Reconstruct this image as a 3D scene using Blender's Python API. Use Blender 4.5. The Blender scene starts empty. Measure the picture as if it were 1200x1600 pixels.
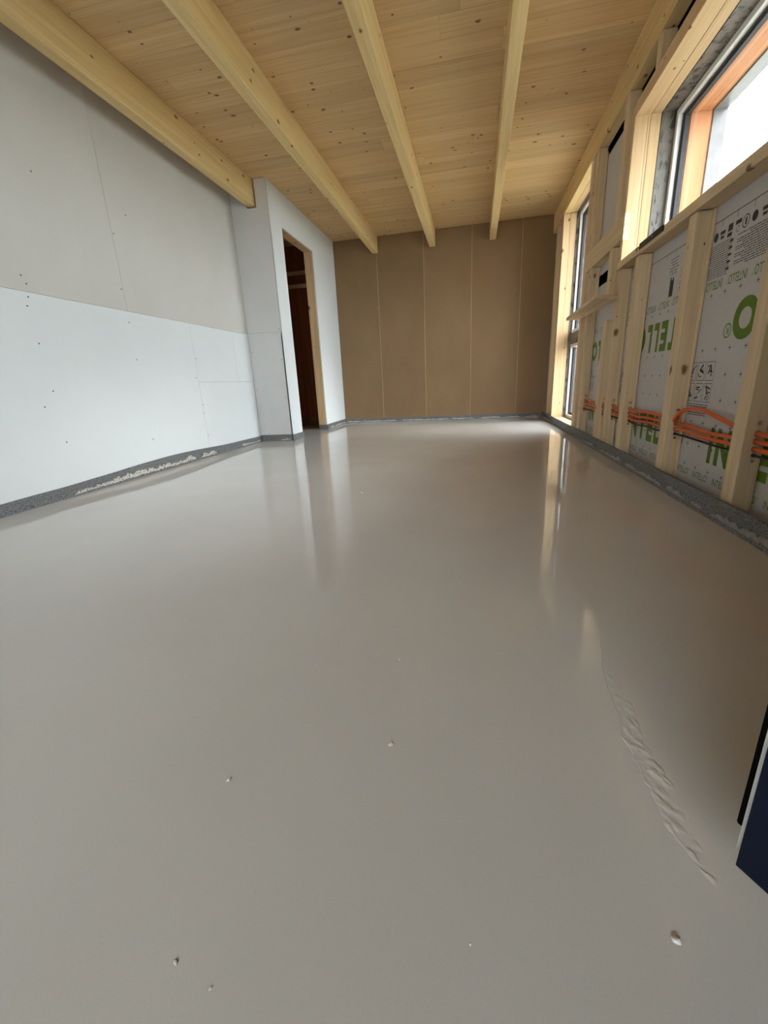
import bpy, bmesh, math, random
from mathutils import Vector, Matrix, noise
random.seed(7)
sc = bpy.context.scene
COL = sc.collection

# ------------------------------------------------------------------ camera
F_PX, YAW, PITCH, ROLL = 660.0, -0.21996, -0.29569, -0.049868
cy, sy, cp, sp, cr, sr = math.cos(YAW), math.sin(YAW), math.cos(PITCH), math.sin(PITCH), math.cos(ROLL), math.sin(ROLL)
fwd = Vector((sy * cp, cy * cp, sp)); right = Vector((cy, -sy, 0)); up = right.cross(fwd)
r2 = right * cr + up * sr; u2 = up * cr - right * sr
cam_data = bpy.data.cameras.new('camera')
cam = bpy.data.objects.new('camera', cam_data); COL.objects.link(cam)
cam_data.sensor_fit = 'VERTICAL'; cam_data.sensor_height = 36.0; cam_data.sensor_width = 27.0
cam_data.lens = F_PX / 1600.0 * 36.0
cam_data.clip_start = 0.02
cam.matrix_world = Matrix(((r2.x, u2.x, -fwd.x, 0), (r2.y, u2.y, -fwd.y, 0), (r2.z, u2.z, -fwd.z, 0.6), (0, 0, 0, 1)))
sc.camera = cam

# ------------------------------------------------------------------ overcast sky, exposure
w = bpy.data.worlds.new('overcast_sky'); sc.world = w; w.use_nodes = True
bg = w.node_tree.nodes['Background']
bg.inputs['Color'].default_value = (0.86, 0.94, 1.0, 1); bg.inputs['Strength'].default_value = 3.2
sun_d = bpy.data.lights.new('hazy_sun', 'SUN'); sun_d.energy = 1.15; sun_d.angle = math.radians(32); sun_d.color = (0.95, 0.98, 1.0)
sun = bpy.data.objects.new('hazy_sun', sun_d); COL.objects.link(sun)
sun.rotation_euler = Vector((-1.0, 0.10, -0.62)).to_track_quat('-Z', 'Y').to_euler()
vs = sc.view_settings
vs.view_transform = 'Standard'; vs.look = 'None'; vs.gamma = 1.0; vs.use_curve_mapping = False
vs.exposure = 2.28
sc.cycles.use_denoising = True
sc.cycles.max_bounces = 14; sc.cycles.diffuse_bounces = 8; sc.cycles.glossy_bounces = 5
sc.cycles.transparent_max_bounces = 16
sc.cycles.caustics_reflective = False; sc.cycles.caustics_refractive = False
sc.cycles.sample_clamp_indirect = 8.0

# ------------------------------------------------------------------ materials
def new_mat(name):
    m = bpy.data.materials.new(name); m.use_nodes = True
    nt = m.node_tree; b = nt.nodes['Principled BSDF']
    return m, nt, b
def N(nt, t, **kw):
    n = nt.nodes.new(t)
    for k, v in kw.items(): setattr(n, k, v)
    return n
def ramp(nt, stops, interp='LINEAR'):
    r = N(nt, 'ShaderNodeValToRGB'); r.color_ramp.interpolation = interp
    e = r.color_ramp.elements
    e[0].position, e[0].color = stops[0][0], (*stops[0][1], 1)
    e[1].position, e[1].color = stops[-1][0], (*stops[-1][1], 1)
    for p, c in stops[1:-1]:
        x = e.new(p); x.color = (*c, 1)
    return r
def mix(nt, fac, a, b, blend='MIX'):
    m = N(nt, 'ShaderNodeMix', data_type='RGBA', blend_type=blend)
    L = nt.links.new
    if isinstance(fac, (int, float)): m.inputs[0].default_value = fac
    else: L(fac, m.inputs[0])
    for s, v in ((6, a), (7, b)):
        if isinstance(v, tuple): m.inputs[s].default_value = (*v, 1)
        else: L(v, m.inputs[s])
    return m.outputs[2]
def coords(nt, scale, rand=True):
    tc = N(nt, 'ShaderNodeTexCoord'); src = tc.outputs['Object']
    if rand:
        oi = N(nt, 'ShaderNodeObjectInfo')
        mu = N(nt, 'ShaderNodeMath', operation='MULTIPLY'); mu.inputs[1].default_value = 37.0
        nt.links.new(oi.outputs['Random'], mu.inputs[0])
        ad = N(nt, 'ShaderNodeVectorMath', operation='ADD')
        nt.links.new(src, ad.inputs[0]); nt.links.new(mu.outputs[0], ad.inputs[1]); src = ad.outputs[0]
    mp = N(nt, 'ShaderNodeMapping'); mp.inputs['Scale'].default_value = scale
    nt.links.new(src, mp.inputs['Vector'])
    return mp.outputs[0]
def noise_n(nt, vec, scale=1.0, detail=3.0, rough=0.55):
    n = N(nt, 'ShaderNodeTexNoise'); n.inputs['Scale'].default_value = scale
    n.inputs['Detail'].default_value = detail; n.inputs['Roughness'].default_value = rough
    nt.links.new(vec, n.inputs['Vector']); return n.outputs['Fac']
def bump(nt, b, h, strength, dist=0.002):
    bp = N(nt, 'ShaderNodeBump'); bp.inputs['Strength'].default_value = strength; bp.inputs['Distance'].default_value = dist
    nt.links.new(h, bp.inputs['Height']); nt.links.new(bp.outputs[0], b.inputs['Normal'])

def wood(name, dark, light, axis, knot=(0.16, 0.075, 0.03), knots=0.085, kscale=(0.9, 4.2), rough=0.6, vary=0.16):
    m, nt, b = new_mat(name); L = nt.links.new
    sc_ = [16.0, 16.0, 16.0]; sc_[axis] = 0.7
    g = noise_n(nt, coords(nt, sc_), 1.0, 5.0, 0.6)
    sc2 = [70.0, 70.0, 70.0]; sc2[axis] = 1.6
    g2 = noise_n(nt, coords(nt, sc2), 1.0, 2.0, 0.5)
    col = ramp(nt, [(0.3, dark), (0.68, light)]); L(g, col.inputs[0])
    st = ramp(nt, [(0.3, (0.80, 0.76, 0.70)), (0.62, (1, 1, 1))]); L(g2, st.inputs[0])
    c = mix(nt, 0.6, col.outputs[0], st.outputs[0], 'MULTIPLY')
    # knots: 2-D cells on (along the grain, sum of the two cross axes) so that every face of a board shows them
    sx = N(nt, 'ShaderNodeSeparateXYZ'); L(coords(nt, (1, 1, 1)), sx.inputs[0])
    oth = [i for i in range(3) if i != axis]
    ad = N(nt, 'ShaderNodeMath', operation='ADD'); L(sx.outputs[oth[0]], ad.inputs[0]); L(sx.outputs[oth[1]], ad.inputs[1])
    cx = N(nt, 'ShaderNodeCombineXYZ')
    for k, (src, sc3) in enumerate(((sx.outputs[axis], kscale[0]), (ad.outputs[0], kscale[1]))):
        mm = N(nt, 'ShaderNodeMath', operation='MULTIPLY'); mm.inputs[1].default_value = sc3; L(src, mm.inputs[0]); L(mm.outputs[0], cx.inputs[k])
    v = N(nt, 'ShaderNodeTexVoronoi', voronoi_dimensions='2D'); v.inputs['Scale'].default_value = 1.0; v.inputs['Randomness'].default_value = 1.0
    L(cx.outputs[0], v.inputs['Vector'])
    sp_ = N(nt, 'ShaderNodeSeparateColor'); L(v.outputs['Color'], sp_.inputs[0])
    pw = N(nt, 'ShaderNodeMath', operation='POWER'); pw.inputs[1].default_value = 1.6; L(sp_.outputs[0], pw.inputs[0])
    sz = N(nt, 'ShaderNodeMath', operation='MULTIPLY_ADD'); sz.inputs[1].default_value = 1.5; sz.inputs[2].default_value = 0.12; L(pw.outputs[0], sz.inputs[0])
    wob = noise_n(nt, coords(nt, (30, 30, 30)), 1.0, 2.0, 0.6)
    w2_ = N(nt, 'ShaderNodeMath', operation='MULTIPLY_ADD'); w2_.inputs[1].default_value = 1.6; w2_.inputs[2].default_value = 0.2; L(wob, w2_.inputs[0])
    dv0 = N(nt, 'ShaderNodeMath', operation='MULTIPLY'); L(v.outputs['Distance'], dv0.inputs[0]); L(w2_.outputs[0], dv0.inputs[1])
    dv = N(nt, 'ShaderNodeMath', operation='DIVIDE'); L(dv0.outputs[0], dv.inputs[0]); L(sz.outputs[0], dv.inputs[1])
    kr = ramp(nt, [(0.0, (1, 1, 1)), (knots * 0.55, (0.85,) * 3), (knots, (0, 0, 0))]); L(dv.outputs[0], kr.inputs[0])
    c = mix(nt, kr.outputs[0], c, knot)
    oi = N(nt, 'ShaderNodeObjectInfo')
    mr = N(nt, 'ShaderNodeMapRange'); mr.inputs[3].default_value = 1 - vary; mr.inputs[4].default_value = 1 + vary * 0.6
    L(oi.outputs['Random'], mr.inputs[0])
    hs = N(nt, 'ShaderNodeHueSaturation'); L(mr.outputs[0], hs.inputs['Value']); L(c, hs.inputs['Color'])
    L(hs.outputs[0], b.inputs['Base Color'])
    b.inputs['Roughness'].default_value = rough; b.inputs['Specular IOR Level'].default_value = 0.25
    bump(nt, b, g2, 0.25, 0.001)
    return m
M = {}
M['ceil'] = wood('spruce_ceiling', (0.60, 0.40, 0.19), (0.70, 0.50, 0.26), 0, knots=0.060, kscale=(4.2, 5.5), vary=0.10)
M['beam'] = wood('spruce_glulam', (0.68, 0.485, 0.215), (0.80, 0.60, 0.30), 1, knots=0.05, kscale=(3.0, 5.5), vary=0.04)
M['studz'] = wood('spruce_stud', (0.62, 0.455, 0.27), (0.76, 0.595, 0.38), 2, knots=0.048, kscale=(2.6, 4.5), vary=0.08)
M['studx'] = wood('spruce_crosspiece', (0.62, 0.46, 0.275), (0.75, 0.585, 0.37), 1, knots=0.06, kscale=(2.6, 4.5), vary=0.08)
M['jambz'] = wood('spruce_jamb', (0.60, 0.40, 0.21), (0.73, 0.52, 0.305), 2, knots=0.06, kscale=(3.0, 6.0), vary=0.05)
M['jambx'] = wood('spruce_head', (0.60, 0.40, 0.21), (0.73, 0.52, 0.305), 1, knots=0.06, kscale=(3.0, 6.0), vary=0.05)
M['larch'] = wood('orange_larch', (0.62, 0.24, 0.10), (0.78, 0.36, 0.17), 2, knots=0.04, vary=0.03)
M['larchx'] = wood('orange_larch_head', (0.62, 0.24, 0.10), (0.78, 0.36, 0.17), 1, knots=0.04, vary=0.03)
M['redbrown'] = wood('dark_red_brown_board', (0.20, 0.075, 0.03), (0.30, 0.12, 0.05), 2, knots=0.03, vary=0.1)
M['chip'] = wood('fresh_split_wood', (0.74, 0.58, 0.36), (0.86, 0.72, 0.50), 2, knots=0.01, vary=0.02)

def plain(name, col, rough=0.6, spec=0.3, nscale=None, namp=0.06, bmp=0.0, metal=0.0):
    m, nt, b = new_mat(name)
    b.inputs['Roughness'].default_value = rough; b.inputs['Specular IOR Level'].default_value = spec
    b.inputs['Metallic'].default_value = metal
    if nscale:
        n = noise_n(nt, coords(nt, (1, 1, 1)), nscale, 4.0, 0.6)
        r = ramp(nt, [(0.3, tuple(c * (1 - namp) for c in col)), (0.7, tuple(min(1, c * (1 + namp)) for c in col))])
        nt.links.new(n, r.inputs[0]); nt.links.new(r.outputs[0], b.inputs['Base Color'])
        if bmp: bump(nt, b, n, bmp)
    else: b.inputs['Base Color'].default_value = (*col, 1)
    return m
M['gyp_white'] = plain('white_gypsum_face', (0.715, 0.735, 0.74), 0.75, 0.2, 3.0, 0.015)
M['gyp_mid'] = plain('light_grey_gypsum_face', (0.60, 0.59, 0.58), 0.8, 0.2, 2.2, 0.03)
M['gyp_grey_shaded'] = plain('grey_gypsum_face_shaded', (0.575, 0.55, 0.51), 0.8, 0.2, 2.2, 0.03)  # darker than the white boards: weaker light on the upper wall put into colour
M['core'] = plain('wall_core', (0.42, 0.40, 0.37), 0.9, 0.1, 6.0, 0.1)
M['screw'] = plain('dark_screw', (0.06, 0.055, 0.05), 0.5, 0.4)
M['dark'] = plain('dark_wall_cavity', (0.020, 0.018, 0.016), 0.95, 0.1, 8.0, 0.3)
M['soft'] = plain('softboard_brown', (0.20, 0.15, 0.10), 0.95, 0.1, 9.0, 0.2)
M['memb'] = plain('grey_membrane', (0.50, 0.475, 0.455), 0.55, 0.35, 40.0, 0.03)
M['green'] = plain('green_print', (0.10, 0.175, 0.008), 0.55, 0.3)
M['black'] = plain('black_print', (0.035, 0.032, 0.03), 0.6, 0.3)
M['conduit'] = plain('orange_conduit', (0.66, 0.105, 0.022), 0.4, 0.5)
M['cable'] = plain('black_cable', (0.012, 0.012, 0.013), 0.45, 0.4)
M['pvc'] = plain('white_plastic_frame', (0.80, 0.80, 0.78), 0.35, 0.5)
M['gasket'] = plain('dark_gasket', (0.05, 0.048, 0.05), 0.6, 0.3)
M['alu'] = plain('grey_aluminium', (0.17, 0.165, 0.175), 0.3, 0.5, 14.0, 0.15)
M['seal'] = plain('black_rubber_seal', (0.003, 0.003, 0.003), 0.95, 0.03)
M['navy'] = plain('navy_door_face', (0.0035, 0.0055, 0.015), 0.65, 0.15, 18.0, 0.08)
def smear_mat():
    m, nt, b = new_mat('dried_screed_smear')
    n = noise_n(nt, coords(nt, (60, 60, 90)), 1.0, 3.0, 0.6)
    r = ramp(nt, [(0.36, (0.06, 0.055, 0.05)), (0.43, (0.50, 0.465, 0.41)), (0.7, (0.60, 0.56, 0.50))]); nt.links.new(n, r.inputs[0])
    nt.links.new(r.outputs[0], b.inputs['Base Color']); b.inputs['Roughness'].default_value = 0.85
    return m
M['smear'] = smear_mat()
M['smear_grey'] = plain('grey_foil_crust', (0.27, 0.255, 0.24), 0.6, 0.3, 30.0, 0.2)
M['lump'] = plain('wet_screed_lump', (0.57, 0.535, 0.495), 0.12, 0.5)
M['ground'] = plain('outside_gravel', (0.34, 0.34, 0.30), 0.95, 0.1, 3.0, 0.2)
M['black_metal'] = plain('black_metal', (0.02, 0.02, 0.022), 0.4, 0.5)

def panel_mat():
    m, nt, b = new_mat('brown_fibre_panel'); L = nt.links.new
    n = noise_n(nt, coords(nt, (1.2, 1, 0.8)), 1.0, 4.0, 0.6)
    r = ramp(nt, [(0.3, (0.21, 0.125, 0.058)), (0.7, (0.25, 0.155, 0.076))]); L(n, r.inputs[0])
    f = noise_n(nt, coords(nt, (9, 9, 110)), 1.0, 3.0, 0.6)
    r2_ = ramp(nt, [(0.3, (0.94, 0.94, 0.94)), (0.7, (1, 1, 1))]); L(f, r2_.inputs[0])
    c = mix(nt, 1.0, r.outputs[0], r2_.outputs[0], 'MULTIPLY')
    s = noise_n(nt, coords(nt, (6, 6, 9)), 1.0, 6.0, 0.75)
    sr_ = ramp(nt, [(0.72, (0, 0, 0)), (0.80, (0.5, 0.5, 0.5))]); L(s, sr_.inputs[0])
    c = mix(nt, sr_.outputs[0], c, (0.55, 0.44, 0.32))
    L(c, b.inputs['Base Color']); b.inputs['Roughness'].default_value = 0.55; b.inputs['Specular IOR Level'].default_value = 0.3
    return m
M['panel'] = panel_mat()
M['joint'] = plain('panel_edge_paper', (0.40, 0.275, 0.155), 0.7, 0.2, 20.0, 0.1)

def foam_mat():
    m, nt, b = new_mat('grey_edge_foam'); L = nt.links.new
    n = noise_n(nt, coords(nt, (1, 1, 1)), 160.0, 2.0, 0.6)
    r = ramp(nt, [(0.38, (0.055, 0.055, 0.056)), (0.5, (0.155, 0.155, 0.157)), (0.68, (0.215, 0.215, 0.218))]); L(n, r.inputs[0])
    L(r.outputs[0], b.inputs['Base Color']); b.inputs['Roughness'].default_value = 0.7
    bump(nt, b, n, 0.4, 0.002)
    return m
M['foam'] = foam_mat()

def flap_mat():
    m, nt, b = new_mat('printed_membrane_flap'); L = nt.links.new
    n = noise_n(nt, coords(nt, (22, 22, 9)), 1.0, 3.0, 0.7)
    r = ramp(nt, [(0.40, (0.03, 0.028, 0.027)), (0.46, (0.15, 0.13, 0.108)), (0.7, (0.20, 0.175, 0.148))]); L(n, r.inputs[0])
    L(r.outputs[0], b.inputs['Base Color']); b.inputs['Roughness'].default_value = 0.5
    return m
M['flap'] = flap_mat()

def screed_mat():
    m, nt, b = new_mat('wet_screed'); L = nt.links.new
    n = noise_n(nt, coords(nt, (1, 1, 1), False), 1.3, 3.0, 0.55)
    r = ramp(nt, [(0.3, (0.55, 0.512, 0.475)), (0.7, (0.595, 0.564, 0.53))]); L(n, r.inputs[0])
    f = noise_n(nt, coords(nt, (1, 1, 1), False), 420.0, 2.0, 0.6)
    r2_ = ramp(nt, [(0.25, (0.93, 0.93, 0.93)), (0.75, (1.0, 1.0, 1.0))]); L(f, r2_.inputs[0])
    L(mix(nt, 1.0, r.outputs[0], r2_.outputs[0], 'MULTIPLY'), b.inputs['Base Color'])
    q = noise_n(nt, coords(nt, (1, 1, 1), False), 2.4, 3.0, 0.6)
    rr = N(nt, 'ShaderNodeMapRange'); rr.inputs[1].default_value = 0.3; rr.inputs[2].default_value = 0.7
    rr.inputs[3].default_value = 0.03; rr.inputs[4].default_value = 0.065
    L(q, rr.inputs[0]); L(rr.outputs[0], b.inputs['Roughness'])
    b.inputs['IOR'].default_value = 1.40
    return m
M['screed'] = screed_mat()

def glass_mat():
    m, nt, b = new_mat('window_glass'); L = nt.links.new
    nt.nodes.remove(b)
    t = N(nt, 'ShaderNodeBsdfTransparent'); t.inputs[0].default_value = (0.93, 0.95, 0.95, 1)
    g = N(nt, 'ShaderNodeBsdfGlossy'); g.inputs['Roughness'].default_value = 0.02
    lw = N(nt, 'ShaderNodeLayerWeight'); lw.inputs[0].default_value = 0.5
    pw = N(nt, 'ShaderNodeMath', operation='POWER'); pw.inputs[1].default_value = 4.0; L(lw.outputs['Facing'], pw.inputs[0])
    fr = N(nt, 'ShaderNodeMath', operation='MULTIPLY_ADD'); fr.inputs[1].default_value = 0.55; fr.inputs[2].default_value = 0.03; L(pw.outputs[0], fr.inputs[0])
    ms = N(nt, 'ShaderNodeMixShader'); L(fr.outputs[0], ms.inputs[0]); L(t.outputs[0], ms.inputs[1]); L(g.outputs[0], ms.inputs[2])
    L(ms.outputs[0], nt.nodes['Material Output'].inputs[0])
    return m
M['glass'] = glass_mat()

# ------------------------------------------------------------------ helpers
def link(name, me, mat, parent=None):
    o = bpy.data.objects.new(name, me); COL.objects.link(o)
    if mat and not me.materials: me.materials.append(M[mat])
    if parent: o.parent = parent
    return o
def tag(o, label=None, cat=None, group=None, kind=None):
    if label: o['label'] = label
    if cat: o['category'] = cat
    if group: o['group'] = group
    if kind: o['kind'] = kind
    return o
def add_box(bm, x0, x1, y0, y1, z0, z1, bev=0.0):
    r = bmesh.ops.create_cube(bm, size=1.0)
    vs_ = r['verts']
    for v in vs_:
        v.co = Vector(((x0 + x1) / 2 + v.co.x * (x1 - x0), (y0 + y1) / 2 + v.co.y * (y1 - y0), (z0 + z1) / 2 + v.co.z * (z1 - z0)))
    if bev:
        ed = list({e for v in vs_ for e in v.link_edges})
        bmesh.ops.bevel(bm, geom=ed, offset=bev, segments=1, affect='EDGES')
def fin(bm, name, smooth=False):
    bmesh.ops.recalc_face_normals(bm, faces=bm.faces[:])
    me = bpy.data.meshes.new(name); bm.to_mesh(me); bm.free()
    if smooth:
        for p in me.polygons: p.use_smooth = True
    return me
def box(name, x0, x1, y0, y1, z0, z1, mat, parent=None, bev=0.002):
    bm = bmesh.new(); add_box(bm, x0, x1, y0, y1, z0, z1, bev)
    return link(name, fin(bm, name), mat, parent)
def boxes(name, lst, mat, parent=None, bev=0.0):
    bm = bmesh.new()
    for b in lst: add_box(bm, *b, bev)
    return link(name, fin(bm, name), mat, parent)
def tube(name, pts, r, mat, parent=None, n=10):
    # smooth a control polyline (Catmull-Rom) and sweep a ring along it
    P = [Vector(p) for p in pts]; path = []
    for i in range(len(P) - 1):
        p0 = P[max(i - 1, 0)]; p1 = P[i]; p2 = P[i + 1]; p3 = P[min(i + 2, len(P) - 1)]
        for k in range(6):
            t = k / 6
            path.append(0.5 * ((2 * p1) + (p2 - p0) * t + (2 * p0 - 5 * p1 + 4 * p2 - p3) * t * t + (3 * p1 - p0 - 3 * p2 + p3) * t ** 3))
    path.append(P[-1])
    bm = bmesh.new(); rings = []
    for i, p in enumerate(path):
        d = (path[min(i + 1, len(path) - 1)] - path[max(i - 1, 0)]).normalized()
        a = d.cross(Vector((1, 0, 0.02))).normalized(); b = d.cross(a)
        rings.append([bm.verts.new(p + (a * math.cos(2 * math.pi * k / n) + b * math.sin(2 * math.pi * k / n)) * r) for k in range(n)])
    for i in range(len(rings) - 1):
        for k in range(n):
            bm.faces.new((rings[i][k], rings[i][(k + 1) % n], rings[i + 1][(k + 1) % n], rings[i + 1][k]))
    bm.faces.new(rings[0]); bm.faces.new(rings[-1])
    return link(name, fin(bm, name, True), mat, parent)
def prism(name, poly, y0, y1, mat, parent=None):
    """poly of (x,z) extruded along y"""
    bm = bmesh.new()
    a = [bm.verts.new((x, y0, z)) for x, z in poly]; b = [bm.verts.new((x, y1, z)) for x, z in poly]
    bm.faces.new(a); bm.faces.new(b[::-1])
    for i in range(len(poly)):
        j = (i + 1) % len(poly); bm.faces.new((a[i], a[j], b[j], b[i]))
    return link(name, fin(bm, name), mat, parent)
def struct(o): o['kind'] = 'structure'; return o
def h1(x, s=0.0): return noise.noise(Vector((x, s, 0.37)))

# ------------------------------------------------------------------ main dimensions
XL, YRET, XS, YE, XR, XM, ZC, YB = -2.52, 4.71, -2.11, 6.87, 0.985, 1.066, 2.64, -3.20
W1 = (1.35, 3.66, 1.345, 2.178)        # window 1: y0 y1 z0 z1
W2 = (4.86, 6.12, 0.06, 2.41)          # window 2

# floor
bm = bmesh.new()
bmesh.ops.create_grid(bm, x_segments=130, y_segments=260, size=1.0)
for v in bm.verts:
    x, y = -3.5 + (v.co.x + 1) / 2 * 4.72, YB - 0.15 + (v.co.y + 1) / 2 * 10.2
    v.co = Vector((x, y, 0.00022 * noise.noise(Vector((x * 4.5, y * 3.0, 0.3))) + 0.00005 * noise.noise(Vector((x * 14, y * 14, 5.1)))))
floor = struct(link('floor', fin(bm, 'floor', True), 'screed'))
tag(floor, 'freshly poured glossy wet grey screed floor')
for i, (x, y, s) in enumerate([(.225, .36, 1.0), (-.381, .459, .8), (-.315, .242, .55), (-.136, .568, .85), (-.639, 2.288, 2.6), (.003, .316, .35),
                               (-.16, .803, .6), (-.131, .443, .3), (-.264, .23, .4), (-.55, 2.1, .7), (-.02, 1.35, .5)]):
    bm = bmesh.new(); bmesh.ops.create_icosphere(bm, subdivisions=2, radius=1.0)
    for v in bm.verts:
        n_ = noise.noise(v.co * 1.3 + Vector((i * 7.1, 0, 0)))
        v.co = Vector((v.co.x * 0.0075 * (1 + 0.5 * n_), v.co.y * 0.0055 * (1 + 0.5 * n_), max(v.co.z, -0.25) * 0.0042 * (1 + 0.6 * n_))) * s * .8
    o = link('screed_lump', fin(bm, 'screed_lump', True), 'lump', floor); o.location = (x, y, 0.0); o.rotation_euler.z = i * 1.3
# wrinkled skin drawn along the wet surface
trail = [(.300, .94, .003), (.275, .80, .010), (.281, .725, .016), (.272, .651, .017), (.279, .60, .019), (.281, .555, .018), (.278, .496, .016), (.287, .455, .012), (.300, .415, .004)]
bm = bmesh.new(); nu, nv = 150, 22; grid = []
for i in range(nu + 1):
    t = i / nu * (len(trail) - 1); k = min(int(t), len(trail) - 2); f_ = t - k
    a = Vector(trail[k]); b = Vector(trail[k + 1]); c = a.lerp(b, f_); row = []
    for j in range(nv + 1):
        s = j / nv * 2 - 1
        wob = 0.35 * noise.noise(Vector((c.y * 40, 3, 0)))
        x = c.x + (s + wob) * c.z
        env = max(0.0, 1 - s * s) ** 0.5 * min(1, i / 10, (nu - i) / 10)
        q = noise.fractal(Vector((x * 75 + c.y * 30, c.y * 55, 1.7)), 0.9, 2.1, 4)
        row.append(bm.verts.new((x, c.y, -0.0004 + env * max(0.0, 0.0004 + 0.0019 * max(0.0, q + .15)))))
    grid.append(row)
for i in range(nu):
    for j in range(nv):
        bm.faces.new((grid[i][j], grid[i][j + 1], grid[i + 1][j + 1], grid[i + 1][j]))
o = link('skin_wrinkle', fin(bm, 'skin_wrinkle', True), 'lump', floor)
tag(o, 'wrinkled skin streak on the wet screed')
rq = random.Random(4); pts = []
for i in range(34):
    t = i / 33 * 5.2; k = int(t); a = Vector(trail[k]); b = Vector(trail[k + 1]); c = a.lerp(b, t - k)
    pts.append((c.x - c.z * .95 + rq.uniform(-.0035, .0025), c.y, .0002))
tube('skin_ridge', pts, .0009, 'lump', floor, 6)

# ceiling: roof slab and plank lining, planks run across the room
ceiling = struct(box('ceiling', -3.6, 1.85, YB - 0.3, 7.1, ZC + 0.024, ZC + 0.16, 'soft', None, 0))
tag(ceiling, 'spruce board ceiling lining above the beams')
y = -0.5; r = 0; shared = {}
while y < 7.0:
    wd = 0.196
    cuts = [-3.55] + sorted(random.uniform(-2.9, 1.0) for _ in range(random.choice((1, 1, 2)))) + [1.5]
    for a, b in zip(cuts, cuts[1:]):
        if b - a < 0.3: continue
        box('plank', a + 0.0006, b - 0.0006, y + 0.0007, y + wd - 0.0007, ZC, ZC + 0.022, 'ceil', ceiling, 0.0012)
    y += wd; r += 1

# left wall of gypsum boards
wall_left = struct(box('wall_left', XL - 0.12, XL - 0.013, YB - 0.15, YRET + 0.10, 0, ZC + 0.02, 'core', None, 0))
tag(wall_left, 'long left partition wall clad with gypsum boards')
g = 0.0008
def gboard(x0, x1, y0, y1, z0, z1, mat, par):
    return box('gypsum_board', x0, x1, y0 + g, y1 - g, z0 + g, z1 - g, mat, par, 0.0012)
gboard(XL - 0.0125, XL, YB, 2.96, 1.197, ZC, 'gyp_grey_shaded', wall_left)
gboard(XL - 0.0125, XL, 2.96, YRET, 1.197, ZC, 'gyp_grey_shaded', wall_left)
gboard(XL - 0.0125, XL, YB, 1.17, 0.005, 1.197, 'gyp_white', wall_left)
gboard(XL - 0.0125, XL, 1.17, 3.67, 0.005, 1.197, 'gyp_white', wall_left)
gboard(XL - 0.0125, XL, 3.67, YRET, 0.005, 0.69, 'gyp_white', wall_left)
gboard(XL - 0.0125, XL, 3.67, 4.38, 0.69, 1.197, 'gyp_white', wall_left)
gboard(XL - 0.0125, XL, 4.38, YRET, 0.69, 1.197, 'gyp_white', wall_left)
bm = bmesh.new()
bmesh.ops.create_cone(bm, cap_ends=True, segments=8, radius1=0.0045, radius2=0.0045, depth=0.002, matrix=Matrix.Rotation(math.pi / 2, 4, 'Y'))
screw_me = fin(bm, 'screw_head'); screw_me.materials.append(M['screw'])
for yy, zz in [(2.2, 1.28), (2.22, 1.24), (2.21, 1.17), (2.19, 1.12), (2.2, .92), (2.21, .65), (2.21, .34), (2.13, .56), (2.95, 1.12), (2.95, .86), (2.95, .26),
               (3.64, .73), (3.68, .49), (3.67, .41), (3.68, .2), (2.94, 1.34), (2.975, 1.7), (2.43, 1.86), (3.13, 1.86), (3.69, .9), (1.5, .6), (1.5, 1.6)]:
    o = link('screw_head', screw_me, None, wall_left); o.location = (XL + 0.0004, yy, zz)

# short return wall facing the camera, notched round the first beam
B1 = (-2.338, -2.252)
wall_ret = struct(box('wall_left_return', XL - 0.11, XS - 0.0135, YRET + 0.0135, YRET + 0.10, 0, ZC - 0.36, 'core', None, 0))
tag(wall_ret, 'short grey return wall beside the doorway')
gboard(XL, XS, YRET, YRET + 0.0125, 0.005, 1.20, 'gyp_mid', wall_ret)
prism('gypsum_board', [(XL, 1.202), (XS, 1.202), (XS, ZC - 0.002), (B1[1] + 0.014, ZC - 0.002), (B1[1] + 0.014, 2.388), (B1[0] - 0.006, 2.388), (B1[0] - 0.006, ZC - 0.002), (XL, ZC - 0.002)], YRET, YRET + 0.0125, 'gyp_mid', wall_ret)
for xx, zz in [(-2.135, 1.225), (-2.145, .908), (-2.15, .5), (-2.49, .6), (-2.49, 1.0)]:
    o = link('screw_head', screw_me, None, wall_ret); o.location = (xx, YRET - 0.0004, zz); o.rotation_euler.z = math.pi / 2

# side wall with the door opening
D = (5.02, 5.95, 2.285)
wall_side = struct(boxes('wall_left_far', [(XS - 0.125, XS - 0.013, YRET + 0.013, D[0] - 0.03, 0, ZC), (XS - 0.125, XS - 0.013, D[1] + 0.045, YE, 0, ZC),
                                           (XS - 0.125, XS - 0.013, D[0] - 0.03, D[1] + 0.045, D[2] + 0.04, ZC)], 'core'))
tag(wall_side, 'white partition wall with a raw doorway at the far left')
gboard(XS - 0.0125, XS, YRET, D[0], 0.005, ZC, 'gyp_white', wall_side)
gboard(XS - 0.0125, XS, D[1], YE, 0.005, ZC, 'gyp_white', wall_side)
gboard(XS - 0.0125, XS, D[0], D[1], D[2], ZC, 'gyp_white', wall_side)
door = bpy.data.objects.new('door_1', None); COL.objects.link(door); door.location = (XS - 0.06, 5.48, 0); struct(door)
tag(door, 'unfinished doorway lined with raw spruce opening into a dark room')
def kid(o, par):
    o.parent = par; o.matrix_parent_inverse = Matrix.Translation(-Vector(par.location)); return o
kid(box('door_jamb', XS - 0.126, XS - 0.0135, D[1] - 0.002, D[1] + 0.044, 0.0, D[2], 'jambz'), door)
kid(box('door_jamb', XS - 0.126, XS - 0.0135, D[0] - 0.029, D[0] + 0.002, 0.0, D[2], 'jambz'), door)
kid(box('door_head', XS - 0.126, XS - 0.0135, D[0] + 0.003, D[1] - 0.003, D[2] - 0.002, D[2] + 0.039, 'jambx'), door)
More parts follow.
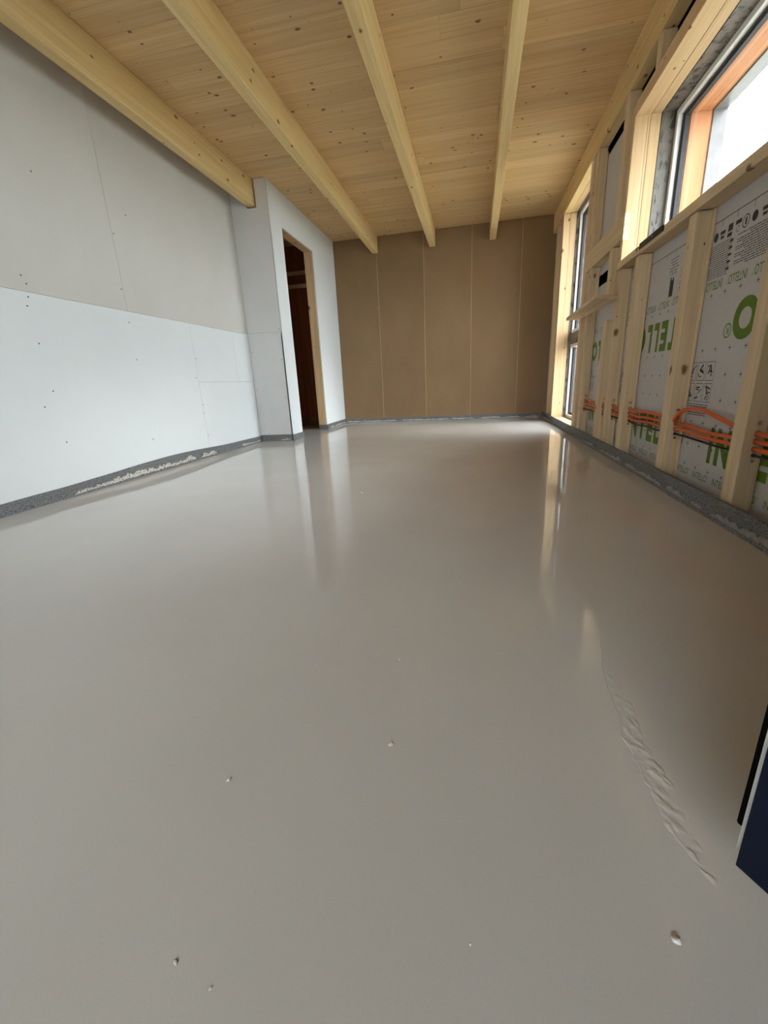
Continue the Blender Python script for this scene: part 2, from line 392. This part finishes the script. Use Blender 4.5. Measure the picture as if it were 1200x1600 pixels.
# dark room beyond
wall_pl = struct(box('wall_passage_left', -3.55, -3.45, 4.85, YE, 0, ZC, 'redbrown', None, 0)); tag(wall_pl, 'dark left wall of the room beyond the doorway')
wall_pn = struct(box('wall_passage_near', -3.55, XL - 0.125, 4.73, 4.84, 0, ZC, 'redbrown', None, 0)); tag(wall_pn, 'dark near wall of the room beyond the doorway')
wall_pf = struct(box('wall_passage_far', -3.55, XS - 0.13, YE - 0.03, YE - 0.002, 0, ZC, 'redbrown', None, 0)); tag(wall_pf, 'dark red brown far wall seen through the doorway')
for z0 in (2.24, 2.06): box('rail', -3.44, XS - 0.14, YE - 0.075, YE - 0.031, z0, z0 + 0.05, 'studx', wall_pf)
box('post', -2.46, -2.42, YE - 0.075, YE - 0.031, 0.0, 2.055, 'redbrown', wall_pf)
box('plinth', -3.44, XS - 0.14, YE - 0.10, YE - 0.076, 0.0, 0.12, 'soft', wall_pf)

# end wall of brown fibre panels
wall_back = struct(box('wall_back', XS - 0.2, 1.45, YE + 0.014, YE + 0.16, 0, ZC + 0.02, 'soft', None, 0))
tag(wall_back, 'brown fibre panel end wall')
cuts = [XS, -1.457, -0.768, -0.085, 0.59, 1.16]
for a, b in zip(cuts, cuts[1:]):
    box('panel', a + 0.002, b - 0.002, YE, YE + 0.0135, 0.004, ZC - 0.002, 'panel', wall_back, 0.003)
for c in cuts[1:-1]:
    box('joint_strip', c - 0.005, c + 0.005, YE - 0.006, YE + 0.006, 0.06, ZC - 0.004, 'joint', wall_back, 0.002)

# front wall behind the camera with an assumed window added to light the studs
F3 = (-2.0, 0.8, 0.5, 2.2)
wall_front = struct(boxes('wall_front', [(XL - 0.12, F3[0], YB - 0.15, YB, 0, ZC), (F3[1], 1.42, YB - 0.15, YB, 0, ZC), (F3[0], F3[1], YB - 0.15, YB, F3[3], ZC), (F3[0], F3[1], YB - 0.15, YB, 0, F3[2])], 'gyp_grey_shaded'))
tag(wall_front, 'wall far behind the viewer with an added unseen window')
w3 = bpy.data.objects.new('window_3_added', None); COL.objects.link(w3); struct(w3); tag(w3, 'wide unseen window added behind the viewer for light on the studs')
for nm, a in (('frame_bar', (F3[0], F3[0] + .06, F3[2], F3[3])), ('frame_bar', (F3[1] - .06, F3[1], F3[2], F3[3])), ('frame_bar', (F3[0] + .061, F3[1] - .061, F3[2], F3[2] + .06)), ('frame_bar', (F3[0] + .061, F3[1] - .061, F3[3] - .06, F3[3]))):
    box(nm, a[0], a[1], YB - 0.12, YB - 0.05, a[2], a[3], 'pvc', w3)
box('pane', F3[0] + .061, F3[1] - .061, YB - .09, YB - .085, F3[2] + .061, F3[3] - .061, 'glass', w3, 0)

# ------------------------------------------------------------------ ceiling beams
beam_labels = ['spruce ceiling beam running close along the top of the left gypsum wall', 'spruce ceiling beam second from the left wall, ending on the brown panels',
               'spruce ceiling beam third from the left wall, over the middle of the end wall', 'spruce ceiling beam nearest to the windowed wall among the four free ones']
for (a, b, z0, y1), lb in zip([(B1[0], B1[1], 2.402, YRET + 0.12), (-1.517, -1.432, 2.42, YE - 0.012), (-0.680, -0.595, 2.42, YE - 0.012), (0.152, 0.237, 2.42, YE - 0.012)], beam_labels):
    o = box('ceiling_beam', a, b, YB + 0.002, y1, z0, ZC - 0.0005, 'beam', None, 0.004)
    tag(o, lb, 'beam', 'free spruce ceiling beams')
o = box('wall_plate', XR, XR + 0.08, YB + 0.002, YE - 0.003, 2.41, ZC - 0.0005, 'beam', None, 0.003)
tag(o, 'spruce edge beam lying along the top of the stud wall under the ceiling', 'beam')

# ------------------------------------------------------------------ right wall: sheathing, membrane
YW0, YW1 = YB - 0.15, YE
wall_right = struct(boxes('wall_right', [
    (1.17, 1.40, YW0, W1[1] + 0.0, 0, W1[2] - 0.052), (1.17, 1.40, YW0, W1[0], W1[2] - 0.052, ZC), (1.17, 1.40, W1[0], W1[1], W1[3] + 0.055, ZC),
    (1.17, 1.40, W1[1] + 0.0, W2[0], 0, ZC), (1.17, 1.40, W2[1], YW1 + 0.14, 0, ZC), (1.17, 1.40, W2[0], W2[1], W2[3] + 0.05, ZC), (1.17, 1.40, W2[0], W2[1], -0.1, 0.0)], 'dark'))
tag(wall_right, 'timber stud wall with grey printed membrane and windows')
memb = boxes('membrane', [(XM, XM + 0.002, YW0, W1[1], 0.0, W1[2] - 0.051), (XM, XM + 0.002, W1[1], W2[0], 0.0, 1.33), (XM, XM + 0.002, W1[1], W2[0], 1.42, 2.345),
                          (XM, XM + 0.002, W1[1], 4.02, 1.33, 1.42), (XM, XM + 0.002, W2[1], YE, 0.0, 2.33)], 'memb', wall_right)
memb['label'] = 'grey printed vapour control membrane'

def text_verts(s, bold=0.0):
    cu = bpy.data.curves.new('lettering', 'FONT'); cu.body = s; cu.size = 1.0; cu.offset = bold; cu.resolution_u = 6
    o = bpy.data.objects.new('lettering', cu); COL.objects.link(o)
    bpy.context.view_layer.update()
    me = bpy.data.meshes.new_from_object(o.evaluated_get(bpy.context.evaluated_depsgraph_get()))
    bpy.data.objects.remove(o); bpy.data.curves.remove(cu)
    return me
XP = XM - 0.0007
def place_text(me, y0, y1, z0, z1, rot, mat, name='lettering'):
    """fit lettering mesh in y0..y1, z0..z1 of the membrane; upright text runs towards -y"""
    me = me.copy()
    xs = [v.co.x for v in me.vertices]; ys = [v.co.y for v in me.vertices]
    ax, bx, ay, by = min(xs), max(xs), min(ys), max(ys)
    for v in me.vertices:
        u = (v.co.x - ax) / (bx - ax); t = (v.co.y - ay) / (by - ay)
        if rot: u, t = 1 - u, 1 - t
        v.co = Vector((XP, y1 - u * (y1 - y0), z0 + t * (z1 - z0)))
    me.materials.clear()
    return link(name, me, mat, memb)
big = {ch: text_verts(ch, 0.056) for ch in 'INTELO'}
# widths of the letters of the big word along the wall
LW = [('I', .030), ('N', .115), ('T', .115), ('E', .090), ('L', .075), ('L', .075), ('O', .170)]
def big_word(ystart, z0, z1, rot):
    p = 0.0
    for ch, wd in LW:
        if rot: place_text(big[ch], ystart + p, ystart + p + wd, z0, z1, True, 'green', 'letter')
        else: place_text(big[ch], ystart - p - wd, ystart - p, z0, z1, False, 'green', 'letter')
        p += wd + 0.030
    R = text_verts('R', 0.01)
    # registered mark: ring with an R inside
    cyy = (ystart + p + 0.003) if rot else (ystart - p - 0.003); czz = (z0 + 0.045) if rot else (z1 - 0.045)
    place_text(R, cyy - 0.011, cyy + 0.011, czz - 0.014, czz + 0.014, rot, 'green', 'letter')
    bm = bmesh.new(); ri, ro = 0.025, 0.0305
    A = [bm.verts.new((XP, cyy + ri * math.cos(k * math.pi / 12), czz + ri * math.sin(k * math.pi / 12))) for k in range(24)]
    B = [bm.verts.new((XP, cyy + ro * math.cos(k * math.pi / 12), czz + ro * math.sin(k * math.pi / 12))) for k in range(24)]
    for k in range(24): bm.faces.new((A[k], A[(k + 1) % 24], B[(k + 1) % 24], B[k]))
    link('mark_ring', fin(bm, 'mark_ring'), 'green', memb)
for y0 in (1.37, 2.54, 3.71): big_word(y0, 0.702, 0.868, True)
for y0 in (2.24, 3.354, 4.48): big_word(y0, 0.170, 0.335, False)
small = text_verts('INTELLO', 0.006); reg = text_verts('o', 0.0)
yy = 1.25
while yy < 4.8:
    place_text(small, yy, yy + 0.135, 0.938, 0.976, True, 'green', 'small_lettering'); place_text(reg, yy + .140, yy + .150, .940, .950, True, 'green', 'small_lettering')
    place_text(small, yy + .03, yy + 0.165, 0.079, 0.111, False, 'green', 'small_lettering'); place_text(reg, yy + .015, yy + .025, .101, .111, False, 'green', 'small_lettering')
    yy += 0.186
# crosses, tick line, instruction pictograms and small print
bm = bmesh.new()
def flat(bm, y0, y1, z0, z1): 
    bm.faces.new([bm.verts.new((XP, a, b)) for a, b in ((y0, z0), (y1, z0), (y1, z1), (y0, z1))])
yy = 1.27
while yy < 4.85:
    for z in (.915, .676, .565, .454, .343, .232, .128):
        flat(bm, yy - .010, yy + .010, z - .0016, z + .0016); flat(bm, yy - .0016, yy + .0016, z - .010, z + .010)
    yy += 0.1175
o = link('cross_marks', fin(bm, 'cross_marks'), 'black', memb); o['kind'] = 'stuff'
bm = bmesh.new(); flat(bm, 1.2, 3.62, 1.222, 1.2255); yy = 1.27
while yy < 3.6: flat(bm, yy - .0015, yy + .0015, 1.197, 1.222); yy += 0.1175
o = link('tick_line', fin(bm, 'tick_line'), 'black', memb)
rnd = random.Random(3)
def pictogram(y0, z0, wd, ht, seed):
    r_ = random.Random(seed); bm = bmesh.new(); t = .0022
    flat(bm, y0, y0 + wd, z0, z0 + t); flat(bm, y0, y0 + wd, z0 + ht - t, z0 + ht); flat(bm, y0, y0 + t, z0, z0 + ht); flat(bm, y0 + wd - t, y0 + wd, z0, z0 + ht)
    for k in range(6):
        p = Vector((y0 + r_.uniform(.25, .75) * wd, z0 + r_.uniform(.2, .8) * ht)); a = r_.uniform(0, 3.14); l = r_.uniform(.15, .32) * wd
        d = Vector((math.cos(a), math.sin(a))) * l; n_ = Vector((-d.y, d.x)).normalized() * r_.uniform(.0012, .004)
        q0, q1 = p - d, p + d
        c = [q0 - n_, q1 - n_, q1 + n_, q0 + n_]
        c = [Vector((min(max(v.x, y0 + .006), y0 + wd - .006), min(max(v.y, z0 + .006), z0 + ht - .006))) for v in c]
        bm.faces.new([bm.verts.new((XP, v.x, v.y)) for v in c])
    link('pictogram', fin(bm, 'pictogram'), 'black', memb)
for base in (2.303, 3.403, 4.4):
    for cidx in range(5):
        for k, z0 in enumerate((.538, .440)): pictogram(base + cidx * .084, z0, .072, .086, cidx * 2 + k + int(base * 10))
def lines(ya, yb, z0, z1, n, thick, seed, heads=False):
    r_ = random.Random(seed); bm = bmesh.new()
    for i in range(n):
        z = z0 + (z1 - z0) * (i + .5) / n; p = ya + r_.uniform(0, .02); end = yb - r_.uniform(0, .35) * (yb - ya) * (i % 3 == 0)
        while p < end:
            l = r_.uniform(.008, .03); flat(bm, p, min(p + l, end), z - thick / 2, z + thick / 2); p += l + .004
        if heads and i % 3 == 2: flat(bm, ya - .004, ya + .022, z - .005, z + .005)
    link('small_print', fin(bm, 'small_print'), 'black', memb)
lines(2.31, 2.56, .372, .432, 6, .0035, 5)
lines(2.02, 2.30, 1.000, 1.128, 14, .0035, 6, True); lines(2.335, 2.52, .985, 1.130, 16, .003, 7, True)
lines(1.40, 1.80, 1.0, 1.13, 14, .0035, 8, True)
lines(2.64, 2.82, .99, 1.12, 12, .0035, 9, True); lines(2.86, 2.97, 1.10, 1.19, 6, .004, 10)
lines(3.40, 3.60, .99, 1.15, 14, .0035, 11)
bm = bmesh.new(); flat(bm, 2.895, 2.945, .99, 1.075); flat(bm, 2.90, 2.915, 1.075, 1.085); flat(bm, 2.93, 2.945, 1.075, 1.09)
link('pictogram', fin(bm, 'pictogram'), 'black', memb)
# row of round and square symbols under the tick line
def disc(bm, yc, zc, r0, r1):
    n_ = 20
    A = [bm.verts.new((XP, yc + r1 * math.cos(2 * math.pi * k / n_), zc + r1 * math.sin(2 * math.pi * k / n_))) for k in range(n_)]
    if r0 <= 0: bm.faces.new(A); return
    B = [bm.verts.new((XP, yc + r0 * math.cos(2 * math.pi * k / n_), zc + r0 * math.sin(2 * math.pi * k / n_))) for k in range(n_)]
    for k in range(n_): bm.faces.new((A[k], A[(k + 1) % n_], B[(k + 1) % n_], B[k]))
for i, yc in enumerate((2.485, 2.43, 2.37, 2.31, 2.255, 2.195, 2.13, 2.07, 2.76, 2.70, 1.7, 1.63, 1.56, 1.48)):
    bm = bmesh.new(); zc = 1.162
    if i % 5 == 0: disc(bm, yc, zc, 0, .019)
    elif i % 5 == 4: disc(bm, yc, zc, .021, .025); flat(bm, yc - .006, yc + .006, zc - .013, zc + .013)
    elif i % 5 == 1: flat(bm, yc - .02, yc + .02, zc, zc + .014); flat(bm, yc - .014, yc + .014, zc - .018, zc - .006)
    elif i % 5 == 2: flat(bm, yc - .018, yc + .018, zc - .004, zc + .024); flat(bm, yc - .018, yc + .018, zc - .026, zc - .010)
    else: flat(bm, yc - .022, yc + .022, zc + .006, zc + .022); disc(bm, yc, zc - .012, .010, .012)
    link('pictogram', fin(bm, 'pictogram'), 'black', memb)

# ------------------------------------------------------------------ studs with drilled holes
ORANGE_Z = (0.352, 0.323, 0.294); BLACK_Z = 0.270; HOLES = [(z, .0125) for z in ORANGE_Z] + [(BLACK_Z, .009), (0.249, .007), (0.392, .0085)]
XHOLE = 1.036
def stud(y0, y1, z0, z1, label, drilled=False, x0=XR + 0.005, x1=XM - 0.0015, mat='studz', name='wall_stud', group='upright battens of the window wall'):
    bm = bmesh.new(); add_box(bm, x0, x1, y0, y1, z0, z1, 0.004)
    me = fin(bm, name); o = link(name, me, mat)
    if drilled:
        bm = bmesh.new()
        for z, r_ in HOLES:
            bmesh.ops.create_cone(bm, cap_ends=True, segments=14, radius1=r_, radius2=r_, depth=0.3,
                                  matrix=Matrix.Translation((XHOLE, (y0 + y1) / 2, z)) @ Matrix.Rotation(math.pi / 2, 4, 'X'))
        cut = link('cutter', fin(bm, 'cutter'), mat)
        md = o.modifiers.new('drill', 'BOOLEAN'); md.object = cut; md.operation = 'DIFFERENCE'; md.solver = 'EXACT'
        bpy.context.view_layer.update()
        nm = bpy.data.meshes.new_from_object(o.evaluated_get(bpy.context.evaluated_depsgraph_get()))
        o.modifiers.clear(); o.data = nm; nm.name = name
        bpy.data.objects.remove(cut)
    return tag(o, label, 'stud', group)
SILL0 = W1[2] - 0.051
stud(1.85, 1.93, 0.0, SILL0 - .001, 'pale spruce stud at the right picture edge under the large window', True)
sA = stud(2.53, 2.61, 0.0, SILL0 - .001, 'pale spruce stud between the two membrane fields with arched orange conduit', True)
stud(3.26, 3.34, 0.0, SILL0 - .001, 'knotty spruce stud below the far corner of the large window', True)
stud(3.635, 3.715, 0.0, SILL0 - .001, 'spruce stud under the large window jamb, beside the knotty stud', True)
stud(3.90, 3.98, 0.0, 0.99, 'short spruce stud ending just beneath the tilted shelf plank', True)
stud(4.53, 4.615, 0.0, 1.492, 'spruce stud below the crosspiece, on the near side of the narrow tall window', True)
stud(3.90, 3.98, 1.135, 1.492, 'short spruce block between shelf plank and crosspiece')
stud(4.776, 4.857, 0.0, 2.407, 'full height spruce stud forming the near edge of the narrow tall window')
stud(4.60, 4.69, 1.658, 2.407, 'spruce stud above the crosspiece next to the narrow tall window')
stud(3.84, 3.92, 1.658, 2.407, 'spruce stud above the crosspiece next to the large window jamb')
stud(6.52, 6.60, 0.0, 2.407, 'spotted spruce stud in the far corner next to the brown panels')
# packing strip behind the field stud
kid_ = box('packing_strip', XM - 0.014, XM - 0.002, 2.512, 2.526, 0.0, SILL0 - .003, 'studz', sA, 0.001)
# short cripples above the large window
for y0, lb in ((3.30, 'short spruce block above the far end of the large window head'), (2.72, 'short spruce block above the large window head, nearer the viewer')):
    stud(y0, y0 + .07, 2.262, 2.407, lb)
# horizontal timbers
o = box('crosspiece', XR + .005, XM - .0015, 3.724, 4.773, 1.495, 1.655, 'studx', None, 0.004); tag(o, 'wide horizontal spruce crosspiece between the two windows', 'crosspiece')
bm = bmesh.new()
q = [(.80, 3.47, 1.092), (.988, 3.60, 1.094), (.988, 4.93, 1.112), (.865, 4.85, 1.106)]
a = [bm.verts.new(v) for v in q]; b = [bm.verts.new((v[0], v[1], v[2] + .024)) for v in q]
bm.faces.new(a[::-1]); bm.faces.new(b)
for i in range(4): bm.faces.new((a[i], a[(i + 1) % 4], b[(i + 1) % 4], b[i]))
o = link('shelf_plank', fin(bm, 'shelf_plank'), 'studx'); tag(o, 'loose pale plank fixed like a sloping shelf across the studs', 'plank')

# ------------------------------------------------------------------ windows
def window(name, W, label, flapmat='flap', zsill=True):
    y0, y1, z0, z1 = W
    e = bpy.data.objects.new(name, None); COL.objects.link(e); e.location = (1.2, (y0 + y1) / 2, z0); struct(e); tag(e, label)
    def b(nm, *a, bev=0.002): return kid(box(nm, *a, None, bev), e)
    X1, X2, X3, XF = (XR + 0.003, 1.082, 1.145, 1.229) if name == 'window_1' else (XR + 0.003, 1.066, 1.130, 1.164)
    dx = XF - 1.229
    far, head = y1, z1
    # inner (batten layer) and outer (frame layer) linings, flush faces
    for nm, xa, xb, t in (('lining', X1, X2 - .001, .078), ('lining', X2, X3, .06)):
        if name == 'window_1':
            b('jamb_' + nm, xa, xb, far, far + (t if xa > 1.05 else .045), z0 + .0005, head + .07, 'jambz', bev=.0025)
            b('jamb_' + nm, xa, xb, y0 - t, y0, z0 + .0005, head + .07, 'jambz', bev=.0025)
            b('head_' + nm, xa, xb, y0 + .0005, far - .0005, head, head + .08, 'jambx', bev=.0025)
        else:
            b('jamb_' + nm, xa, xb, far, far + t, 0.0, head - .003, 'jambz', bev=.0025)
            if xa > 1.03: b('jamb_' + nm, xa, xb, y0 - t, y0, 0.0, head - .003, 'jambz', bev=.0025)
            if xa > 1.03: b('head_' + nm, xa, xb, y0, far, head, head + .06, 'jambx', bev=.0025)
    if name == 'window_1': b('sill_timber', XR - 0.004, X3, y0 - .1, far + .05, z0 - .050, z0, 'studx', bev=.003)
    else: b('sill_timber', XR + .002, X3, y0 + .001, far - .001, .004, z0, 'jambx', bev=.003)
    # membrane flap wrapped round the reveal up to the frame
    for a in ((X3 + .001, XF - .001, far - .004, far + .01, z0, head + .01), (X3 + .001, XF - .001, y0 - .01, y0 + .004, z0, head + .01),
              (X3 + .001, XF - .001, y0 + .004, far - .004, head - .004, head + .012), (X3 + .001, XF - .001, y0 + .004, far - .004, z0 - .01, z0 + .004)):
        b('membrane_flap', *a, flapmat, bev=0)
    # frame bars, beads, gaskets, pane
    fy0, fy1, fz0, fz1 = y0 + .004, far - .004, z0 + .004, head - .004
    def ring(nm, xa, xb, i, wd, m, bev=.002):
        b(nm, xa, xb, fy0 + i, fy0 + i + wd, fz0 + i, fz1 - i, m, bev=bev); b(nm, xa, xb, fy1 - i - wd, fy1 - i, fz0 + i, fz1 - i, m, bev=bev)
        b(nm, xa, xb, fy0 + i + wd, fy1 - i - wd, fz0 + i, fz0 + i + wd, m, bev=bev); b(nm, xa, xb, fy0 + i + wd, fy1 - i - wd, fz1 - i - wd, fz1 - i, m, bev=bev)
    ring('frame_bar', XF, 1.300 + dx, 0, .034, 'pvc')
    ring('gasket', 1.255 + dx, 1.292 + dx, .0345, .012, 'gasket')
    ring('glazing_bead', 1.262 + dx, 1.290 + dx, .047, .010, 'gasket')
    if name == 'window_1': b('pane', 1.284 + dx, 1.289 + dx, fy0 + .057, fy1 - .057, fz0 + .057, fz1 - .057, 'glass', bev=0)
    else:
        # two stacked lights with a membrane covered transom between them
        b('transom', XF - .012, 1.300 + dx, fy0 + .06, fy1 - .06, .955, 1.085, 'flap')
        for za, zb in ((.917, .954), (1.086, 1.123)): b('frame_bar', XF, 1.300 + dx, fy0 + .06, fy1 - .06, za, zb, 'pvc')
        for za, zb in ((fz0 + .057, .916), (1.124, fz1 - .057)): b('pane', 1.284 + dx, 1.289 + dx, fy0 + .057, fy1 - .057, za, zb, 'glass', bev=0)
    # outer reveal
    b('reveal_board', 1.301 + dx, 1.42, far - .045, far - .005, z0 - .03, head, 'larch'); b('reveal_board', 1.301 + dx, 1.42, y0 + .005, y0 + .045, z0 - .03, head, 'larch')
    b('reveal_board', 1.301 + dx, 1.42, y0 + .046, far - .046, head - .045, head, 'larchx')
    b('outer_trim', 1.421, 1.50, far - .055, far + .03, z0 - .05, head + .04, 'alu'); b('outer_trim', 1.421, 1.50, y0 - .03, y0 + .055, z0 - .05, head + .04, 'alu')
    b('outer_trim', 1.421, 1.50, y0 + .056, far - .056, head - .055, head + .04, 'alu')
    b('outer_sill', 1.301 + dx, 1.52, y0 + .056, far - .056, z0 - .03, z0 + .012, 'alu')
    return e
w1 = window('window_1', W1, 'large high window with raw spruce reveal and bright sky')
w2 = window('window_2', W2, 'narrow looking floor length window near the brown end wall')
# splintered corner of the large window's jamb
bm = bmesh.new(); bmesh.ops.create_grid(bm, x_segments=5, y_segments=9, size=0.5)
for v in bm.verts:
    u, t = v.co.x + .5, v.co.y + .5
    v.co = Vector((XR + .001 + u * .034, W1[1] - .0015 - .006 * (noise.noise(Vector((u * 5, t * 8, 2))) + .35) * (1 - abs(2 * u - 1) * .4), 1.475 + t * .165 + .012 * noise.noise(Vector((u * 6, 9, 1)))))
kid(link('splintered_patch', fin(bm, 'splintered_patch'), 'chip'), w1)
# black metal strip on the sill edge
o = box('metal_strip', XR - .011, XR - .0045, 2.89, 3.25, W1[2] - .030, W1[2] + .004, 'black_metal', None, .002); tag(o, 'black metal strip clipped to the edge of the large window sill', 'metal strip')
b2_ = box('rivet', XR - .0125, XR - .0112, 3.03, 3.05, W1[2] - .018, W1[2] - .008, 'alu', o, .0)

# ------------------------------------------------------------------ conduits and cable through the studs
YS = [1.2, 1.85, 1.93, 2.53, 2.61, 3.26, 3.34, 3.635, 3.715, 3.90, 3.98, 4.53, 4.615]
def run(z, seed, arch=None, sag=.012, xo=0.0):
    r_ = random.Random(seed); pts = [(XHOLE + xo, 0.4, z - .01), (XHOLE + xo, 1.15, z - .004)]
    gaps = [(1.93, 2.53), (2.61, 3.26), (3.34, 3.635), (3.715, 3.90), (3.98, 4.53)]
    pts += [(XHOLE, 1.84, z), (XHOLE, 1.94, z)]
    for i, (a, b) in enumerate(gaps):
        L_ = b - a
        if i == 0 and arch:
            pts += [(x, yy, zz) for x, yy, zz in arch]
        elif L_ > .25:
            for t in (.25, .5, .75):
                s_ = math.sin(math.pi * t)
                wz = .012 * h1(a * 7 + t * 3, 2.0) + r_.uniform(-.005, .005)
                pts.append((XHOLE + r_.uniform(-.016, .006) * s_, a + L_ * t, z + (wz - sag * .2) * s_))
        pts += [(XHOLE, b - .004, z)]
        nxt = gaps[i + 1][0] if i + 1 < len(gaps) else 4.615
        pts += [(XHOLE, nxt + .004, z)]
    pts.append((XHOLE, 4.75, z - .01))
    return pts
cl = ['topmost orange conduit threaded through the studs, arching up in front of the membrane', 'middle orange conduit threaded through the drilled studs', 'lowest orange conduit threaded through the studs just above the black cable']
arches = [[(1.030, 2.00, .366), (1.026, 2.12, .389), (1.022, 2.26, .411), (1.012, 2.36, .410), (1.000, 2.43, .384), (.998, 2.462, .352), (1.006, 2.482, .344), (1.024, 2.505, .350)],
          [(1.030, 2.05, .318), (1.024, 2.20, .316), (1.028, 2.38, .327)], [(1.034, 2.05, .290), (1.012, 2.22, .296), (1.014, 2.40, .306)]]
for i, z in enumerate(ORANGE_Z):
    o = tube('conduit', run(z, 11 + i, arches[i]), .0088, 'conduit'); tag(o, cl[i], 'conduit', 'orange conduits')
o = tube('cable', run(BLACK_Z, 31, [(1.034, 2.1, .266), (1.036, 2.3, .268), (1.036, 2.42, .270)], .004), .0048, 'cable'); tag(o, 'thin black cable running through the studs below the orange conduits', 'cable')

# ------------------------------------------------------------------ foam edge strips
def edge_strip(name, p0, p1, nrm, hfun, label, thick=0.010, seed=0, smear=0.35, flange=0.0, forced=()):
    """foam strip from p0 to p1 (xy), nrm points into the room"""
    p0 = Vector((*p0, 0)); p1 = Vector((*p1, 0)); nrm = Vector((*nrm, 0)); d = p1 - p0; L_ = d.length; n_ = max(6, int(L_ / .05))
    bm = bmesh.new(); prev = None
    for i in range(n_ + 1):
        t = i / n_; s = t * L_; hh = hfun(s); base = p0 + d * t
        wv = .004 * h1(s * 2.3, seed)
        prof = [(.001, hh), (thick + wv, hh - .002 + .003 * h1(s * 9, seed + 4)), (thick + .004 + wv, hh * .45), (thick + .004 + flange * .3, hh * .22), (thick + .007 + flange + .006 * h1(s * 3, seed + 8) * (flange > 0), -.002)]
        row = [bm.verts.new(base + nrm * a + Vector((0, 0, b))) for a, b in prof]
        if prev:
            for k in range(len(row) - 1): bm.faces.new((prev[k], prev[k + 1], row[k + 1], row[k]))
        prev = row
    o = struct(link(name, fin(bm, name, False), 'foam')); tag(o, label)
    # crusts of dried screed on the strip
    r_ = random.Random(seed + 50); s = r_.uniform(0, .1); spans = [(u, v, 1.5) for u, v in forced]
    while s < L_ - .08:
        l = min(r_.uniform(.06, .9), L_ - s - .02)
        if r_.random() < smear and l > .05 and not any(u - .02 < s + l and s < v + .02 for u, v in forced): spans.append((s, s + l, 1.0))
        s += l + r_.uniform(.01, .08)
    for sa, sb, k_ in spans:
        l = sb - sa; bm = bmesh.new(); pr = None; m_ = max(4, int(l / .012))
        for i in range(m_ + 1):
            ss = sa + l * i / m_; hh = hfun(ss); base = p0 + d * (ss / L_)
            env = min(1, i / 3, (m_ - i) / 3)
            lo = hh * (.17 + .09 * h1(ss * 40, seed + 9) + .06 * h1(ss * 110, seed)); hi = lo + env * k_ * hh * max(.03, .20 + .14 * h1(ss * 33, seed + 21) + .10 * h1(ss * 5, seed + 2) + .07 * h1(ss * 90, seed + 31)) + .0006
            off = thick + .0065 + flange * .35
            row = [bm.verts.new(base + nrm * (off + .001) + Vector((0, 0, lo))), bm.verts.new(base + nrm * (off - .0002) + Vector((0, 0, hi)))]
            row.append(bm.verts.new(base + nrm * (thick) + Vector((0, 0, (lo + hi) / 2))))
            if pr:
                bm.faces.new((pr[0], pr[1], row[1], row[0])); bm.faces.new((pr[1], pr[2], row[2], row[1])); bm.faces.new((pr[2], pr[0], row[0], row[2]))
            pr = row
        link('screed_crust', fin(bm, 'screed_crust'), 'smear_grey' if flange else 'smear', o)
    return o
def hl(s):   # left wall: bulging towards the middle
    yy = s + YB
    return .066 + .034 * math.exp(-((yy - 3.1) / .75) ** 2) + .003 * h1(s * 4, 1)
edge_strip('baseboard_left', (XL, YB), (XL, YRET), (1, 0), hl, 'grey foam edge strip along the left wall', seed=1, smear=.75, forced=((5.35, 6.62), (6.70, 6.95)))
edge_strip('baseboard_return', (XL + .01, YRET), (XS, YRET), (0, -1), lambda s: .074 + .002 * h1(s * 5, 2), 'grey foam edge strip along the short return wall', seed=2, smear=.5)
edge_strip('baseboard_doorside', (XS, YRET - .01), (XS, D[0]), (1, 0), lambda s: .07, 'grey foam edge strip beside the doorway, near side', seed=3, smear=.3)
edge_strip('baseboard_far_left', (XS, D[1]), (XS, YE), (1, 0), lambda s: .066 + .002 * h1(s * 5, 3), 'grey foam edge strip between the doorway and the brown wall', seed=4, smear=.7)
edge_strip('baseboard_jamb', (XS - .12, D[1] - .002), (XS + .01, D[1] - .002), (0, -1), lambda s: .064, 'grey foam edge strip across the door jamb', seed=14, smear=.2)
edge_strip('baseboard_back', (XS + .01, YE - .003), (XR - .02, YE - .003), (0, -1), lambda s: .062 + .005 * h1(s * 2.2, 7) + .002 * h1(s * 15, 2), 'grey foam edge strip along the brown end wall', seed=5, smear=.8)
edge_strip('baseboard_right', (XR - .0045, YB), (XR - .0045, YE - .012), (-1, 0), lambda s: .082 + .003 * h1(s * 2, 6) + .0015 * h1(s * 14, 3), 'grey foam edge strip with folded foil along the stud wall', seed=6, smear=.45, flange=.020)

# ------------------------------------------------------------------ open door leaf at the right picture edge
leaf = bpy.data.objects.new('door_2', None); COL.objects.link(leaf); struct(leaf)
dirv = Vector((0.54, -0.84, 0)).normalized()
leaf.location = (0.300, 0.417, 0.05); leaf.rotation_euler.z = math.atan2(dirv.y, dirv.x)
tag(leaf, 'open navy door leaf with pale edge trim at the right picture edge')
# local x runs from the free edge to the hinges, local y = +: far side of the leaf
box('leaf_panel', 0.0, 1.20, 0.0, 0.012, 0.0, 2.08, 'navy', leaf, .001)
box('edge_trim', -0.0085, 1.20, 0.0125, 0.0175, 0.010, 2.08, 'pvc', leaf, .001)
box('seal', -0.0165, 1.20, 0.018, 0.030, 0.036, 2.08, 'seal', leaf, .002)

# ------------------------------------------------------------------ ground outside
gr = struct(boxes('ground_outside', [(-30, 30, -30, YB - .16, -.25, -.15), (1.6, 30, YB - .16, 30, -.25, -.15)], 'ground')); tag(gr, 'gravelly ground outside the house')
